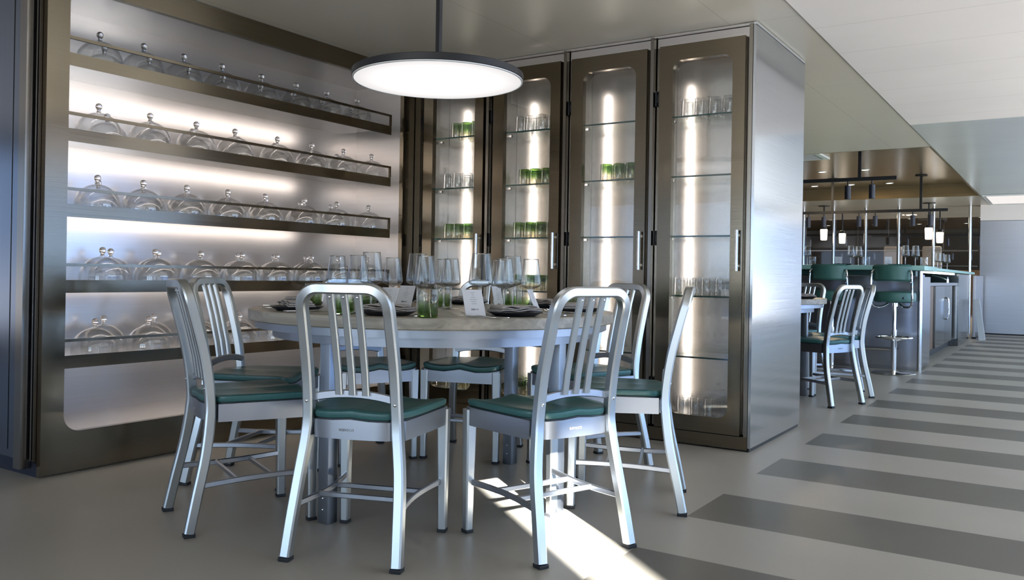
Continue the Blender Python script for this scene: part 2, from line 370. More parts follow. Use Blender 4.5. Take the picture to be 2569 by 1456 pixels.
# wall behind the camera, glazed
bm = BM()
box(bm, -9, 2.2, -4.2, -4.05, 2.05, ZC); box(bm, -9, 2.2, -4.2, -4.05, 0, 0.25)
xx = -9
wb_ = []
while xx < 2.0:
    box(bm, xx, xx+0.25, -4.2, -4.05, 0.25, 2.05); wb_.append((xx+0.25, min(xx+1.6, 2.2))); xx += 1.6
struct('wall_front', bm, wallm)
bm = BM()
for a, b in wb_:
    if a > -4.3: box(bm, a, b, -4.13, -4.12, 0.25, 2.05)
struct('window_3', bm, pane)
bm = BM()
for a, b in wb_:
    if a <= -4.3: box(bm, a, b, -4.13, -4.12, 0.25, 2.05)
struct('window_4', bm, plain_tint)  # tint added to dim the sky these unseen panes mirror into the doors
bm = BM(); box(bm, -9.06, -9.05, -3.6, -1.2, 0.25, 2.05); box(bm, -9.06, -9.05, -1.05, 1.3, 0.25, 2.05); struct('added_window_left', bm, plain_tint)  # unseen window added to give the left cabinet a bluish reflection
# outside ground and far hills seen only in the reflections
def ridge(name, x0, base, f, mat):
    bm = BM(); prev = None
    for k in range(60):
        yy = -100+k*5.0; hh = f(k)
        cur = [bm.verts.new((x0, yy, base)), bm.verts.new((x0+12, yy, hh)), bm.verts.new((x0+30, yy, base))]
        if prev:
            for j in range(2): bm.faces.new((prev[j], prev[j+1], cur[j+1], cur[j]))
        prev = cur
    struct(name, bm, mat)
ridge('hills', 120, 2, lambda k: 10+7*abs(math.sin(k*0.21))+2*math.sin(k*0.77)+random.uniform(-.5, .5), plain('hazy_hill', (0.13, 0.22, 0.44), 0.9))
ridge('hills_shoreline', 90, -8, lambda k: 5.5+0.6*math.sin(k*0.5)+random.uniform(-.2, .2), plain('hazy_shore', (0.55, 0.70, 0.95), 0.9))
def backlight(loc, power):  # warm fill lamps added near the downlights to brighten the far end
    l = bpy.data.lights.new('far_end_warm_fill', 'AREA'); l.shape = 'DISK'; l.size = 0.3; l.energy = power; l.color = (1.0, 0.78, 0.52)
    o = bpy.data.objects.new('far_end_warm_fill', l); COL.objects.link(o); o.location = loc
for bx in (-6.0, -4.2, -2.4): backlight((bx, 22.0, ZC+0.16), 45)
backlight((-4.0, 18.3, ZC-0.01), 25); backlight((-3.0, 12.3, ZC+0.16), 25)
# light portals in the window openings
def portal(name, loc, rot, sx_, sy_):
    l = bpy.data.lights.new(name, 'AREA'); l.shape = 'RECTANGLE'; l.size = sx_; l.size_y = sy_; l.cycles.is_portal = True
    o = bpy.data.objects.new(name, l); COL.objects.link(o); o.location = loc; o.rotation_euler = rot
portal('window_portal_right', (WX+0.2, 8.2, 1.1), (0, PI/2, 0), 2.0, 16)
portal('window_portal_front', (-3.4, -4.25, 1.15), (PI/2, 0, 0), 11.2, 1.8)

# ------------------------------------------------------------------ far steel wall, glass screen, bulkhead
YF = 16.57
box_struct('wall_far', steel_far, (-1.27, 2.3, YF, YF+0.12, 0.02, 1.93))
box_struct('trim_5', ceil_white, (-1.27, 2.3, YF-0.02, YF+0.3, 1.935, ZC))
box_struct('trim_6', black, (-1.27, 2.3, YF+0.01, YF+0.05, 0, 0.02))
t = thing('ceiling_light', 'flat white lit ceiling panel above the far steel wall', 'ceiling light', (-0.35, 15.3, ZC-0.03))
box_obj('frame', white_paint, (-0.75, 0.75, -0.75, 0.75, 0.0, 0.02), t); box_obj('diffuser', panel_e, (-0.70, 0.70, -0.70, 0.70, -0.004, 0.0), t)
t = thing('glass_screen', 'full height glass screen with chrome posts behind the bar', 'glass screen', (0, YF, 0))
box_obj('glass_pane', pane, (-6.0, -1.30, -0.006, 0.006, 0.0, ZC-0.002), t)
for px in (-5.3, -4.76, -4.21, -3.667, -3.11, -2.554, -1.989, -1.421):
    bm = BM(); tube(bm, [(px, -0.05, 0), (px, -0.05, ZC-0.002)], 0.022, 10); obj('post', bm, chromev, t)
for zz in (1.15, 1.42):
    box_obj('rail', chromev, (-6.0, -1.30, -0.06, -0.05, zz, zz+0.012), t)

# ------------------------------------------------------------------ display shelving set into the left wall
XL = -3.594; Y0, Y1 = 1.914, 4.305
OP = (2.011, 4.20, 0.178, 2.095)
t = thing('display_shelving', 'long brushed steel wall unit with lit open shelves of glass cloches', 'shelving', (XL, Y0, 0))
L = Vector((XL, Y0, 0))
def rel(b): return (b[0]-L.x, b[1]-L.x, b[2]-L.y, b[3]-L.y, b[4], b[5])
bm = BM(); plate_hole(bm, (Y0, Y1, 0.055, ZC-0.003), OP, 0.075, lambda u, v, d: (-d, u-Y0, v), 0.03); obj('front_frame', bm, steel, t)
box_obj('plinth', steel, rel((XL-0.03, XL-0.004, Y0, Y1, 0.004, 0.054)), t)
XB = -4.09
box_obj('back_panel', steel_back, rel((XB-0.02, XB, Y0+0.03, 4.292, 0.10, ZC-0.004)), t)
box_obj('end_panel', steel_back, rel((XB, XL-0.031, 4.290, 4.304, 0.10, ZC-0.004)), t)
box_obj('end_panel', steel_back, rel((XB, XL-0.031, Y0+0.03, Y0+0.045, 0.10, ZC-0.004)), t)
box_obj('base_panel', steel_back, rel((XB, XL-0.031, Y0+0.046, 4.289, 0.13, 0.172)), t)
box_obj('top_panel', steel_back, rel((XB, XL-0.031, Y0+0.046, 4.289, 2.13, 2.15)), t)
SH = (1.82, 1.49, 1.16, 0.828, 0.498)
XS = -3.648
for zi in SH:
    bm = BM(); box(bm, *rel((XB+0.001, XS-0.004, Y0+0.046, 4.12, zi-0.016, zi))); s = obj('shelf', bm, steel_back, t)
    box_obj('shelf_fascia', steel, rel((XS-0.003, XS+0.004, Y0+0.046, 4.14, zi-0.052, zi+0.004)), s).parent = s
    f = s.children[0]
    bm = BM(); box(bm, *rel((XS-0.006, XS+0.006, Y0+0.046, 4.14, zi+0.064, zi+0.077))); box(bm, *rel((XS-0.006, XS+0.006, 4.128, 4.14, zi+0.005, zi+0.064)))
    obj('guard_rail', bm, steel, s)
    if zi > 0.1:
        box_obj('led_strip', led, rel((XS-0.018, XS-0.010, Y0+0.06, 4.12, zi-0.044, zi-0.026)), s)
# cloches
bm = BM()
dome = [(0.100, 0.0)] + [(0.100*math.cos(a), 0.018+0.094*math.sin(a)) for a in [math.radians(q) for q in range(0, 84, 9)]] + [(0.012, 0.1125)]
neck = [(0.0085, 0.117), (0.0075, 0.124), (0.010, 0.128)] + [(0.0155*math.cos(a), 0.1405+0.0155*math.sin(a)) for a in [math.radians(q) for q in range(-50, 90, 20)]] + [(0, 0.156)]
lathe(bm, dome, 32); 
inner = [(0.0965, 0.0)] + [(0.0965*math.cos(a), 0.018+0.0905*math.sin(a)) for a in [math.radians(q) for q in range(0, 90, 9)]] + [(0, 0.1085)]
lathe(bm, inner, 32)
lathe(bm, [(0.0965, 0.0), (0.098, -0.0), (0.100, 0.0)], 32)
cloche = obj('glass_cloche', bm, cloche_g); cloche['category'] = 'cloche'
bm = BM(); lathe(bm, [(0, 0.1128), (0.011, 0.1135)]+neck, 20); kn = obj('knob', bm, knob_g, cloche)
used = []
FR = [[2.22, 2.44, 2.66, 2.89, 3.15, 3.40, 3.64, 3.90], [2.22, 2.48, 2.74, 2.98, 3.27, 3.53, 3.79, 4.04], [2.22, 2.45, 2.69, 2.94, 3.19, 3.48, 3.74, 4.02],
      [2.25, 2.52, 2.78, 3.04, 3.28, 3.54, 3.76, 4.02], [2.22, 2.49, 2.77, 3.03, 3.29, 3.55, 3.80, 4.03]]
BK = [[2.36, 2.60, 2.83, 3.05, 3.31, 3.56, 3.80, 4.05], [2.38, 2.62, 2.86, 3.16, 3.42, 3.70, 3.93], [2.34, 2.58, 2.83, 3.09, 3.36, 3.63, 3.88],
      [2.41, 2.67, 2.93, 3.17, 3.43, 3.68, 3.96], [2.38, 2.65, 2.92, 3.18, 3.44, 3.69, 3.95]]
SN = ['top', 'second', 'middle', 'fourth', 'lowest']
for si in range(5):
    for row, ys, x_ in (('front', [q*1.0094 for q in FR[si]], -3.755), ('back', [q*1.012 for q in BK[si]], -3.962)):
        for k, yy in enumerate(ys):
            # keep neighbours of the two rows clear of each other
            place(cloche, used, (x_, yy, SH[si]+0.0005), random.uniform(0, 6), 'ball-knobbed glass cloche, %s from left, %s row, %s wall shelf' % (ORD[k], row, SN[si]), 'glass cloches on the wall shelves')

# ------------------------------------------------------------------ cabinet block left of the shelving, end face towards the window
t = thing('steel_storage_cabinet', 'tall dark steel storage cabinet at the far left beside the lit shelving', 'cabinet', (XL-0.035, Y0, 0))
box_obj('body', steel_dark, (-1.2, 0.0, 0.0, 0.014, 0.06, ZC-0.003), t)
box_obj('plinth', navy, (-1.2, 0.0, 0.002, 0.014, 0.0, 0.058), t)
box_obj('corner_post', steel_v, (-0.012, 0.002, -0.008, -0.001, 0.07, ZC-0.004), t)
box_obj('edge_profile', steel_panel, (-0.026, -0.018, -0.012, -0.001, 0.07, ZC-0.004), t)
box_obj('door_edge', steel_v, (-0.094, -0.04, -0.045, -0.001, 0.035, ZC-0.01), t)
d = box_obj('door', steel_dark, (-0.72, -0.135, -0.018, -0.001, 0.10, ZC-0.03), t)
box_obj('door_seam', black, (-0.197, -0.193, -0.0195, -0.0182, 0.10, ZC-0.03), d)

# ------------------------------------------------------------------ glassware cabinets
YC = 4.312; YD = YC+0.937; XR = -1.355
UNIT = 0.5455
LBL = ['leftmost', 'second from left', 'third from left', 'rightmost']
CABX = [(-1.36-UNIT*(4-i), -1.36-UNIT*(3-i)) for i in range(4)]
SZ = (1.770, 1.442, 1.115, 0.790, 0.459)
for i, (xa, xb) in enumerate(CABX):
    t = thing('glassware_cabinet', 'tall steel display cabinet with a rounded glass door, %s of the four' % LBL[i], 'cabinet', (xa, YC, 0), group='glass-fronted cabinets along the back')
    W = UNIT
    # body: fin on the right, back, sides, top, bottom
    bm = BM(); box(bm, 0.002, W-0.002, 0.28, 0.30, 0.10, 2.16); obj('back_panel', bm, steel_in, t)
    box_obj('side_panel', steel_in, (0.003, 0.018, 0.065, 0.278, 0.10, 2.16), t); box_obj('side_panel', steel_in, (W-0.036, W-0.022, 0.065, 0.278, 0.10, 2.16), t)
    box_obj('fin', steel_v, (W-0.021, W-0.002, -0.012, 0.358, 0.075, 2.192), t)
    box_obj('floor_panel', steel_in, (0.018, W-0.037, 0.064, 0.278, 0.10, 0.135), t)
    box_obj('top_panel', steel_in, (0.018, W-0.037, 0.064, 0.278, 2.13, 2.16), t)
    box_obj('header_strip', steel_back, (0.003, W-0.022, 0.03, 0.062, 2.14, 2.19), t)
    box_obj('frame_strip', steel_v, (0.003, 0.030, 0.028, 0.062, 0.08, 2.14), t)
    box_obj('frame_strip', steel_v, (W-0.048, W-0.022, 0.028, 0.062, 0.08, 2.14), t)
    box_obj('plinth', steel, (0.0, W-0.001, -0.012, 0.03, 0.008, 0.074), t)
    # door
    x0, x1 = 0.034, W-0.040
    bm = BM(); plate_hole(bm, (x0, x1, 0.078, 2.136), (0.110, W-0.106, 0.160, 2.052), 0.055, lambda u, v, d: (u, d-0.014, v), 0.036)
    dr = obj('door', bm, steel, t)
    box_obj('glass_pane', cab_glass, (0.095, W-0.092, 0.0225, 0.0275, 0.145, 2.066), dr)
    bm = BM(); 
    hx = W-0.062
    tube(bm, [(hx, -0.040, 0.925), (hx, -0.040, 1.135)], 0.009, 14); box(bm, hx-0.004, hx+0.004, -0.036, -0.0142, 0.945, 0.957); box(bm, hx-0.004, hx+0.004, -0.036, -0.0142, 1.103, 1.115)
    obj('handle', bm, chromev, dr, label='round satin steel bar handle')
    for hz in (1.86, 1.10, 0.30):
        bm = BM(); box(bm, 0.006, 0.014, -0.002, 0.027, hz-0.04, hz+0.04); box(bm, 0.024, 0.0335, -0.002, 0.027, hz-0.04, hz+0.04); box(bm, 0.014, 0.024, 0.006, 0.020, hz-0.022, hz+0.022); obj('hinge', bm, black, dr)
    # led strip inside the hinge side and glass shelves
    box_obj('led_strip', led_cab, (0.0185, 0.030, 0.066, 0.080, 0.16, 2.02), t)
    for z in SZ:
        bm = BM(); box(bm, 0.036, W-0.042, 0.092, 0.268, z-0.008, z); s = obj('glass_shelf', bm, shelf_glass, t)
        bm = BM(); box(bm, 0.036, W-0.042, 0.088, 0.0915, z-0.0085, z+0.0005); obj('shelf_edge', bm, shelf_edge, s)
        bm = BM(); box(bm, 0.0185, 0.060, 0.150, 0.168, z-0.021, z-0.009); box(bm, W-0.06, W-0.037, 0.150, 0.168, z-0.021, z-0.009); obj('shelf_support', bm, bracket_steel, s)
box_obj('side', steel_panel, (0, 0, 0, 0, 0, 0)) if False else None
t = thing('side_cladding', 'polished steel side wall at the right end of the glass-fronted cabinets', 'steel panel', (XR, YC, 0))
box_obj('panel', steel_panel, (-0.004, 0.010, -0.012, YD-YC, 0.02, ZC-0.02), t); box_obj('shadow_gap', black, (-0.003, 0.004, -0.008, YD-YC-0.01, 0.0, 0.019), t)
box_obj('top_trim', alu, (-0.004, 0.012, -0.012, YD-YC, ZC-0.018, ZC-0.004), t)
box_struct('wall_cabinet_core', dark, (-4.08, XR-0.012, YC+0.385, YD-0.01, 0.0, ZC-0.003))
box_struct('trim_7', steel_v, (-3.62, CABX[0][0]-0.002, YC+0.0, YC+0.36, 0.0, ZC-0.003))
box_struct('trim_8', steel_back, (-3.60, XR-0.006, YC+0.002, YC+0.06, ZC-0.010, ZC-0.002))

# tumblers
TP = [(0, 0.0), (0.031, 0.0), (0.0335, 0.004), (0.0355, 0.092), (0.0345, 0.095), (0.0335, 0.092), (0.0300, 0.014), (0.0, 0.011)]
def tumbler(name, mat):
    bm = BM(); lathe(bm, TP, 20); o = obj(name, bm, mat); o['category'] = 'tumbler'; return o
tc_p = tumbler('clear_tumbler', tumb_clear); tg_p = tumbler('green_tumbler', tumb_green); uc, ug = [], []
# (cabinet, shelf height, kind, count, rows)
STK = [(0, 1.770, 'g', 4, 2, 'top shelf', 0.10), (0, 1.442, 'c', 5, 2, 'second shelf', 0.04), (0, 1.115, 'g', 5, 2, 'third shelf', 0.05), (0, 0.135, 'g', 5, 3, 'bottom', 0.0),
       (1, 1.770, 'c', 5, 2, 'top shelf', 0.05), (1, 1.442, 'g', 4, 2, 'second shelf', 0.085), (1, 1.115, 'g', 5, 2, 'third shelf', 0.05), (1, 0.790, 'g', 5, 2, 'fourth shelf', 0.05), (1, 0.135, 'g', 5, 3, 'bottom', 0.0),
       (2, 1.442, 'g', 4, 2, 'second shelf', 0.105),
       (3, 1.770, 'c', 5, 2, 'top shelf', 0.05), (3, 0.790, 'c', 5, 3, 'fourth shelf', 0.02), (3, 0.135, 'c', 3, 2, 'bottom', 0.05)]
ROW = ['front', 'middle', 'back']
for (ci, z, kind, n, rows, sn, off) in STK:
    xa = CABX[ci][0]
    pitch = min(0.079, (UNIT-0.045-0.045-0.074-off*0.6)/(n-1))
    for r in range(min(rows, 2)):
        for k in range(n):
            x_ = xa+0.085+off+k*0.079+random.uniform(-.002, .002); y_ = YC+0.140+r*0.080+random.uniform(-.002, .002)
            if x_ > xa+UNIT-0.080: continue
            pr, us, cn = (tc_p, uc, 'clear') if kind == 'c' else (tg_p, ug, 'green-tinted')
            o = place(pr, us, (x_, y_, z+0.0961), 0, '%s upturned tumbler, %s from left, %s row, %s, %s cabinet' % (cn, ORD[k], ROW[r], sn, LBL[ci]), 'upturned tumblers in the cabinets')
            o.rotation_euler = (PI, 0, random.uniform(0, 6))

# ------------------------------------------------------------------ chair
def chair_proto():
    t = thing('dining_chair', 'x', 'chair')
    post = [(0.182, -0.258, 0.012), (0.176, -0.236, 0.12), (0.166, -0.206, 0.26), (0.152, -0.190, 0.38), (0.147, -0.190, 0.46), (0.1455, -0.206, 0.58), (0.143, -0.240, 0.72), (0.141, -0.268, 0.82)]
    pp = smooth_path(post, 5)
    low = [p for p in pp if p.z <= 0.402]; up = [p for p in pp if p.z >= 0.372]
    ysec = (0, 1, 0)
    for s in (-1, 1):
        bm = BM(); sweep(bm, [(p.x*s, p.y, p.z) for p in low], rrect(0.033, 0.034, 0.005), ysec); lg = obj('leg', bm, alu, t)
        bm = BM(); box(bm, 0.182*s-0.0175, 0.182*s+0.0175, -0.258-0.0185, -0.258+0.0185, 0.0, 0.0125, bev=0.002); obj('foot_cap', bm, rubber, lg)
        bm = BM(); sweep(bm, [(0.181*s, 0.160, 0.012), (0.181*s, 0.158, 0.20), (0.180*s, 0.157, 0.425)], rrect(0.027, 0.030, 0.004), ysec, scales=[(1, 1), (1.2, 1.1), (1.55, 1.25)]); lg = obj('leg', bm, alu, t)
        bm = BM(); box(bm, 0.181*s-0.0150, 0.181*s+0.0150, 0.160-0.0165, 0.160+0.0165, 0.0, 0.0125, bev=0.002); obj('foot_cap', bm, rubber, lg)
    # bent tube of the back
    left = [(-p.x, p.y, p.z) for p in up if p.z < 0.775]; right = [(p.x, p.y, p.z) for p in up if p.z < 0.775][::-1]
    top = []
    r = 0.062; zt = 0.838; xw = 0.1415
    def yt(z): return -0.240 - (z-0.72)*0.29
    for k in range(0, 9):
        a = math.radians(180-90*k/8); top.append((-xw+r+r*math.cos(a), yt(zt-r+r*math.sin(a)), zt-r+r*math.sin(a)))
    mid = [(x, yt(zt)-0.006*(1-(x/0.08)**2), zt) for x in (-0.055, -0.03, 0.0, 0.03, 0.055)]
    tr = [(-x, y_, z) for x, y_, z in top[::-1]]
    bm = BM(); sweep(bm, left+top+mid+tr+right, rrect(0.033, 0.033, 0.005), ysec); obj('back_frame', bm, alu, t)
    def yp(z):
        for a, b in zip(up[:-1], up[1:]):
            if a.z <= z <= b.z: return a.y+(b.y-a.y)*(z-a.z)/(b.z-a.z)
        return yt(z)
    for x in (-0.045, 0.0, 0.045):
        zs = [0.508, 0.58, 0.68, 0.76, 0.826]
        bm = BM(); sweep(bm, [(x, yp(z)+0.004, z) for z in zs], rrect(0.023, 0.014, 0.003), ysec); sl = obj('slat', bm, alu, t)
        bm = BM(); bmesh.ops.create_uvsphere(bm, u_segments=10, v_segments=6, radius=0.005, matrix=Matrix.Translation((x, yp(0.812)-0.0045, 0.812))@Matrix.Diagonal((1, 0.4, 1, 1))); obj('screw', bm, chrome, sl)
    bm = BM(); sweep(bm, [(x, yp(0.50)+0.012-0.016*(1-(x/0.147)**2)*0, 0.492+0.018*(1-(x/0.147)**2)) for x in [q*0.0245 for q in range(-6, 7)]], rrect(0.012, 0.026, 0.003), (0, 0, 1)); cr_ = obj('cross_rail', bm, alu_rail, t)
    bm = BM()
    for s in (-1, 1): bmesh.ops.create_uvsphere(bm, u_segments=10, v_segments=6, radius=0.006, matrix=Matrix.Translation((0.147*s, yp(0.485)-0.016, 0.485))@Matrix.Diagonal((1, 0.5, 1, 1)))
    obj('bolt', bm, chrome, cr_)
    # seat frame ring
    half = [(0.0, 0.172), (0.08, 0.173), (0.15, 0.173), (0.180, 0.170), (0.193, 0.158), (0.1945, 0.13), (0.186, 0.0), (0.176, -0.10), (0.168, -0.166), (0.1335, -0.168), (0.132, -0.186), (0.120, -0.197), (0.06, -0.205), (0.0, -0.207)]
    outline = half + [(-x, y_) for x, y_ in half[-2:0:-1]]
    def wave(x, y_, k=1.0):
        u = min(abs(x)/0.19, 1.0); g = 0.45+0.55*max(0, min(1, (y_+0.1)/0.25)); return -0.013*math.sin(PI*u)*g*k
    def ring(z0, z1, th, wv):
        bm = BM(); n = len(outline); A = []
        for (x, y_) in outline:
            L_ = math.hypot(x, y_) or 1; k = 1-th/L_
            zt_ = z1+(wave(x, y_) if wv else 0)
            A.append([bm.verts.new(c) for c in ((x, y_, z0), (x, y_, zt_), (x*k, y_*k, zt_), (x*k, y_*k, z0))])
        for i_ in range(n):
            a, b = A[i_], A[(i_+1) % n]
            for j in range(4): bm.faces.new((a[j], b[j], b[(j+1) % 4], a[(j+1) % 4]))
        return bm
    sf = obj('seat_frame', ring(0.372, 0.434, 0.012, True), alu_rail, t)
    # letters pressed into the rear rail
    cu = bpy.data.curves.new('lettering', 'FONT'); cu.body = 'emeco'; cu.size = 0.017; cu.extrude = 0.0004; cu.align_x = 'CENTER'; cu.align_y = 'CENTER'; cu.space_character = 1.15
    to = bpy.data.objects.new('tmp_text', cu); COL.objects.link(to); bpy.context.view_layer.update()
    me = bpy.data.meshes.new_from_object(to.evaluated_get(bpy.context.evaluated_depsgraph_get())); bpy.data.objects.remove(to)
    me.materials.append(plain('pressed_letters', (0.36, 0.37, 0.40), 0.5)); lo = bpy.data.objects.new('lettering', me); COL.objects.link(lo); lo.parent = sf; lo.location = (-0.012, -0.2078, 0.402); lo.rotation_euler = (PI/2, 0, 0); lo['label'] = 'small pressed maker lettering'
    # pad, and base painted dark as the shadow gap below it
    def shell(z0, z1, inset, edge):
        bm = BM(); ol = []
        n = len(outline)
        for i_ in range(n):
            p, q = Vector((*outline[i_], 0)), Vector((*outline[(i_+1) % n], 0))
            for s_ in range(3): ol.append(p.lerp(q, s_/3))
        # smooth the notch away
        for _ in range(5): ol = [(ol[i_-1]+ol[i_]*2+ol[(i_+1) % len(ol)])/4 for i_ in range(len(ol))]
        prof = [(1.0-edge*1.6, z0), (1.0-edge*0.3, z0), (1.0, z0+(z1-z0)*0.35), (1.0-edge*0.15, z0+(z1-z0)*0.75), (1.0-edge, z1-0.001), (0.85, z1-0.001), (0.6, z1-0.003), (0.3, z1-0.005)]
        rings = []
        for (k, z) in prof:
            k2 = k*(1-inset)
            rings.append([bm.verts.new((v.x*k2, -0.015+(v.y+0.015)*k2, z+wave(v.x*k2, v.y*k2))) for v in ol])
        for a, b in zip(rings[:-1], rings[1:]):
            for i_ in range(len(ol)): bm.faces.new((a[i_], a[(i_+1) % len(ol)], b[(i_+1) % len(ol)], b[i_]))
        for rg, zz in ((rings[0], z0), (rings[-1], z1-0.006)):
            c = bm.verts.new((0, -0.015, zz))
            for i_ in range(len(ol)): bm.faces.new((rg[i_], rg[(i_+1) % len(ol)], c))
        return bm
    obj('seat_base', shell(0.426, 0.443, 0.02, 0.02), pad_shade, t)
    obj('seat_pad', shell(0.4405, 0.465, 0.0, 0.05), pad, t, label='teal vinyl saddle-shaped seat pad')
    for s in (-1, 1):
        bm = BM(); sweep(bm, [(s*(0.174-0.022*math.sin(PI*k/8)), -0.220+k*(0.366/8), 0.163+0.012*k/8) for k in range(9)], rrect(0.020, 0.011, 0.003), (1, 0, 0)); obj('stretcher', bm, alu_rail, t)
    for y_ in (-0.095, 0.03):
        bm = BM(); sweep(bm, [(-0.155, y_, 0.168), (0.155, y_, 0.168)], rrect(0.011, 0.018, 0.003), (0, 0, 1)); obj('cross_bar', bm, alu_rail, t)
    return t
CH = chair_proto(); uch = []
def put_chair(rm, f, label, group='aluminium chairs at the round tables', extra=0.0):
    f = Vector((f[0], f[1], 0)).normalized(); v = Vector((-0.55, 0.84, 0))*0.012
    p = Vector((rm[0], rm[1], 0)) + f*(0.258-extra) + v
    return place(CH, uch, (p.x, p.y, 0), math.atan2(-f.x, f.y), label, group)
put_chair((-1.82, 1.867), (-0.325, 0.946), 'aluminium slat-back chair nearest the camera, its back towards us, left of the sunlit patch')
put_chair((-1.255, 2.38), (-0.93, 0.367), 'aluminium slat-back chair standing in the sunlit patch, front right of the table')
put_chair((-2.578, 1.87), (0.416, 0.909), 'aluminium slat-back chair at the left front of the table, turned side-on', extra=0.02)
put_chair((-3.09, 2.37), (0.919, 0.395), 'aluminium slat-back chair at the far left of the table before the shelving', extra=0.01)
put_chair((-3.06, 3.17), (0.9, -0.436), 'aluminium chair behind the table, in the corner between shelving and cabinets')
put_chair((-2.525, 3.64), (0.299, -0.955), 'aluminium chair behind the table, facing us in front of the leftmost cabinet')
put_chair((-1.78, 3.73), (-0.383, -0.924), 'aluminium chair behind the table on the right, back to the tall cabinets')
put_chair((-1.254, 3.17), (-0.928, -0.375), 'aluminium chair in profile at the right end of the table')
put_chair((-1.285, 6.30), (-0.928, 0.372), 'aluminium chair at the far table, nearest of its three, back towards us')
put_chair((-1.29, 7.03), (-0.93, -0.367), 'aluminium chair at the far table, seen edge-on at its right')
put_chair((-1.88, 7.62), (-0.383, -0.924), 'aluminium chair behind the far table, in front of the bar')

# ------------------------------------------------------------------ table
def table(c, label):
    t = thing('round_table', label, 'table', (c[0], c[1], 0), 0, 'round tables')
    bm = BM(); lathe(bm, [(0, 0.700), (0.728, 0.700), (0.733, 0.704), (0.733, 0.737), (0.730, 0.741), (0, 0.742)], 96); obj('tabletop', bm, wood, t, label='pale limed wood round tabletop')
    bm = BM(); lathe(bm, [(0.60, 0.672), (0.706, 0.672), (0.706, 0.699), (0.60, 0.699)], 96); obj('apron_ring', bm, alu_dark, t)
    bm = BM(); lathe(bm, [(0.60, 0.636), (0.640, 0.636), (0.640, 0.6715), (0.60, 0.6715)], 96); obj('apron_ring', bm, alu_dark, t)
    for a in (0, 1, 2, 3):
        an = a*PI/2; x, y_ = 0.588*math.cos(an), 0.588*math.sin(an)
        bm = BM(); box(bm, x-0.024, x+0.024, y_-0.024, y_+0.024, 0.0, 0.699, bev=0.003); lg = obj('leg', bm, alu_dark, t)
        bm = BM()
        for z in (0.05, 0.09): bmesh.ops.create_uvsphere(bm, u_segments=8, v_segments=5, radius=0.003, matrix=Matrix.Translation((x, y_-0.0245, z)))
        obj('rivet', bm, chrome, lg)
    return t
TC = Vector((-2.185, 2.765))
table(TC, 'large round pale wood dining table on square metal legs, laid for a meal')
table((-2.27, 6.67), 'far round dining table beyond the cabinets, with pale wood top')
TZ = 0.7422

# ------------------------------------------------------------------ things on the table
def wine_proto(name, h, rr, rb):
    z0 = h*0.44
    P = [(0.0, 0.0), (0.036, 0.0), (0.037, 0.0015), (0.020, 0.0035), (0.005, 0.008), (0.0036, 0.02), (0.0034, z0-0.008), (0.006, z0), (rb*0.60, z0+0.005), (rb*0.955, z0+0.013), (rb, z0+0.020), (rb*0.985, z0+0.030), (rr, h),
         (rr-0.001, h), (rb*0.955, z0+0.030), (rb*0.965, z0+0.021), (rb*0.92, z0+0.0155), (rb*0.55, z0+0.0075), (0.0, z0+0.006)]
    bm = BM(); lathe(bm, P[:13], 28); bw = P[12:]; lathe(bm, bw, 28)
    lathe(bm, [(rr+0.0012*math.cos(q), h+0.0012*math.sin(q)) for q in [2*PI*k/6 for k in range(7)]], 28, mi=1)
    lathe(bm, [(0, 0.002), (0.006, 0.006), (0.0036, 0.02), (0.0034, z0-0.008), (0.006, z0), (0, z0+0.004)], 12, mi=1); o = obj(name, bm, wine_g, mats=[wine_g, knob_g]); o['category'] = 'wine glass'; return o
WG = wine_proto('wine_glass', 0.205, 0.0285, 0.0395); WB = wine_proto('large_wine_glass', 0.220, 0.0325, 0.0450); uw, ub = [], []
def from_cam(px, Zd, kind='s'):
    """bearing of a thing (degrees right of the view axis) and its depth, as a point in the room"""
    b = math.radians(px); d = F*1.0 + R0*math.tan(b); return (d.x*Zd, d.y*Zd)
def brg(px): return math.degrees(math.atan((px-1284.5)/2137.146))
wines = [(846, 3.20, 's', 'leftmost of all the wine glasses'), (898, 3.04, 's', 'second wine glass from the left end'), (932, 3.18, 'b', 'tall glass third from the left end'), (986, 3.42, 's', 'short glass left of the tall pair, near the menu card'),
         (1048, 3.30, 'b', 'tall glass behind the nearest green tumbler'), (1066, 2.95, 's', 'glass directly behind and above the nearest green tumbler'), (1114, 3.60, 's', 'left one of the two glasses mid table'), (1132, 3.46, 's', 'right one of the two glasses mid table, foot in view'),
         (1207, 3.10, 'b', 'tall glass above the upright printed menu card'), (1249, 3.62, 's', 'hindmost glass right of the printed menu'), (1266, 3.22, 's', 'front glass in the right cluster'), (1264, 3.78, 's', 'small-looking glass at the rear of the right cluster'),
         (1287, 3.48, 'b', 'tall glass in the right cluster'), (1332, 3.26, 's', 'rightmost wine glass on the table')]
for px, Z, k, lb in wines:
    x, y_ = from_cam(brg(px), Z); pr, us = (WG, uw) if k == 's' else (WB, ub)
    place(pr, us, (x, y_, TZ), 0, 'clear stemmed wine glass, ' + lb, 'wine glasses on the round table')
TUM = [(-1.768, 2.203, 'nearest of all, at the front edge of the round table'), (-2.121, 2.18, 'seen through the back slats of the nearest chair'), (-2.40, 2.60, 'beside the leaning blank menu card'), (-2.315, 2.992, 'mid table behind the two glasses'),
       (-2.113, 3.219, 'at the back of the right glass cluster'), (-1.806, 2.861, 'in front of the right glass cluster'), (-1.70, 3.08, 'partly behind the sunlit chair'), (-2.598, 2.488, 'leftmost on the table by the napkin')]
for x, y_, lb in TUM:
    o = place(tg_p, ug, (x, y_, TZ), 0, 'upright green-based tumbler, ' + lb, 'green tumblers on the round table')
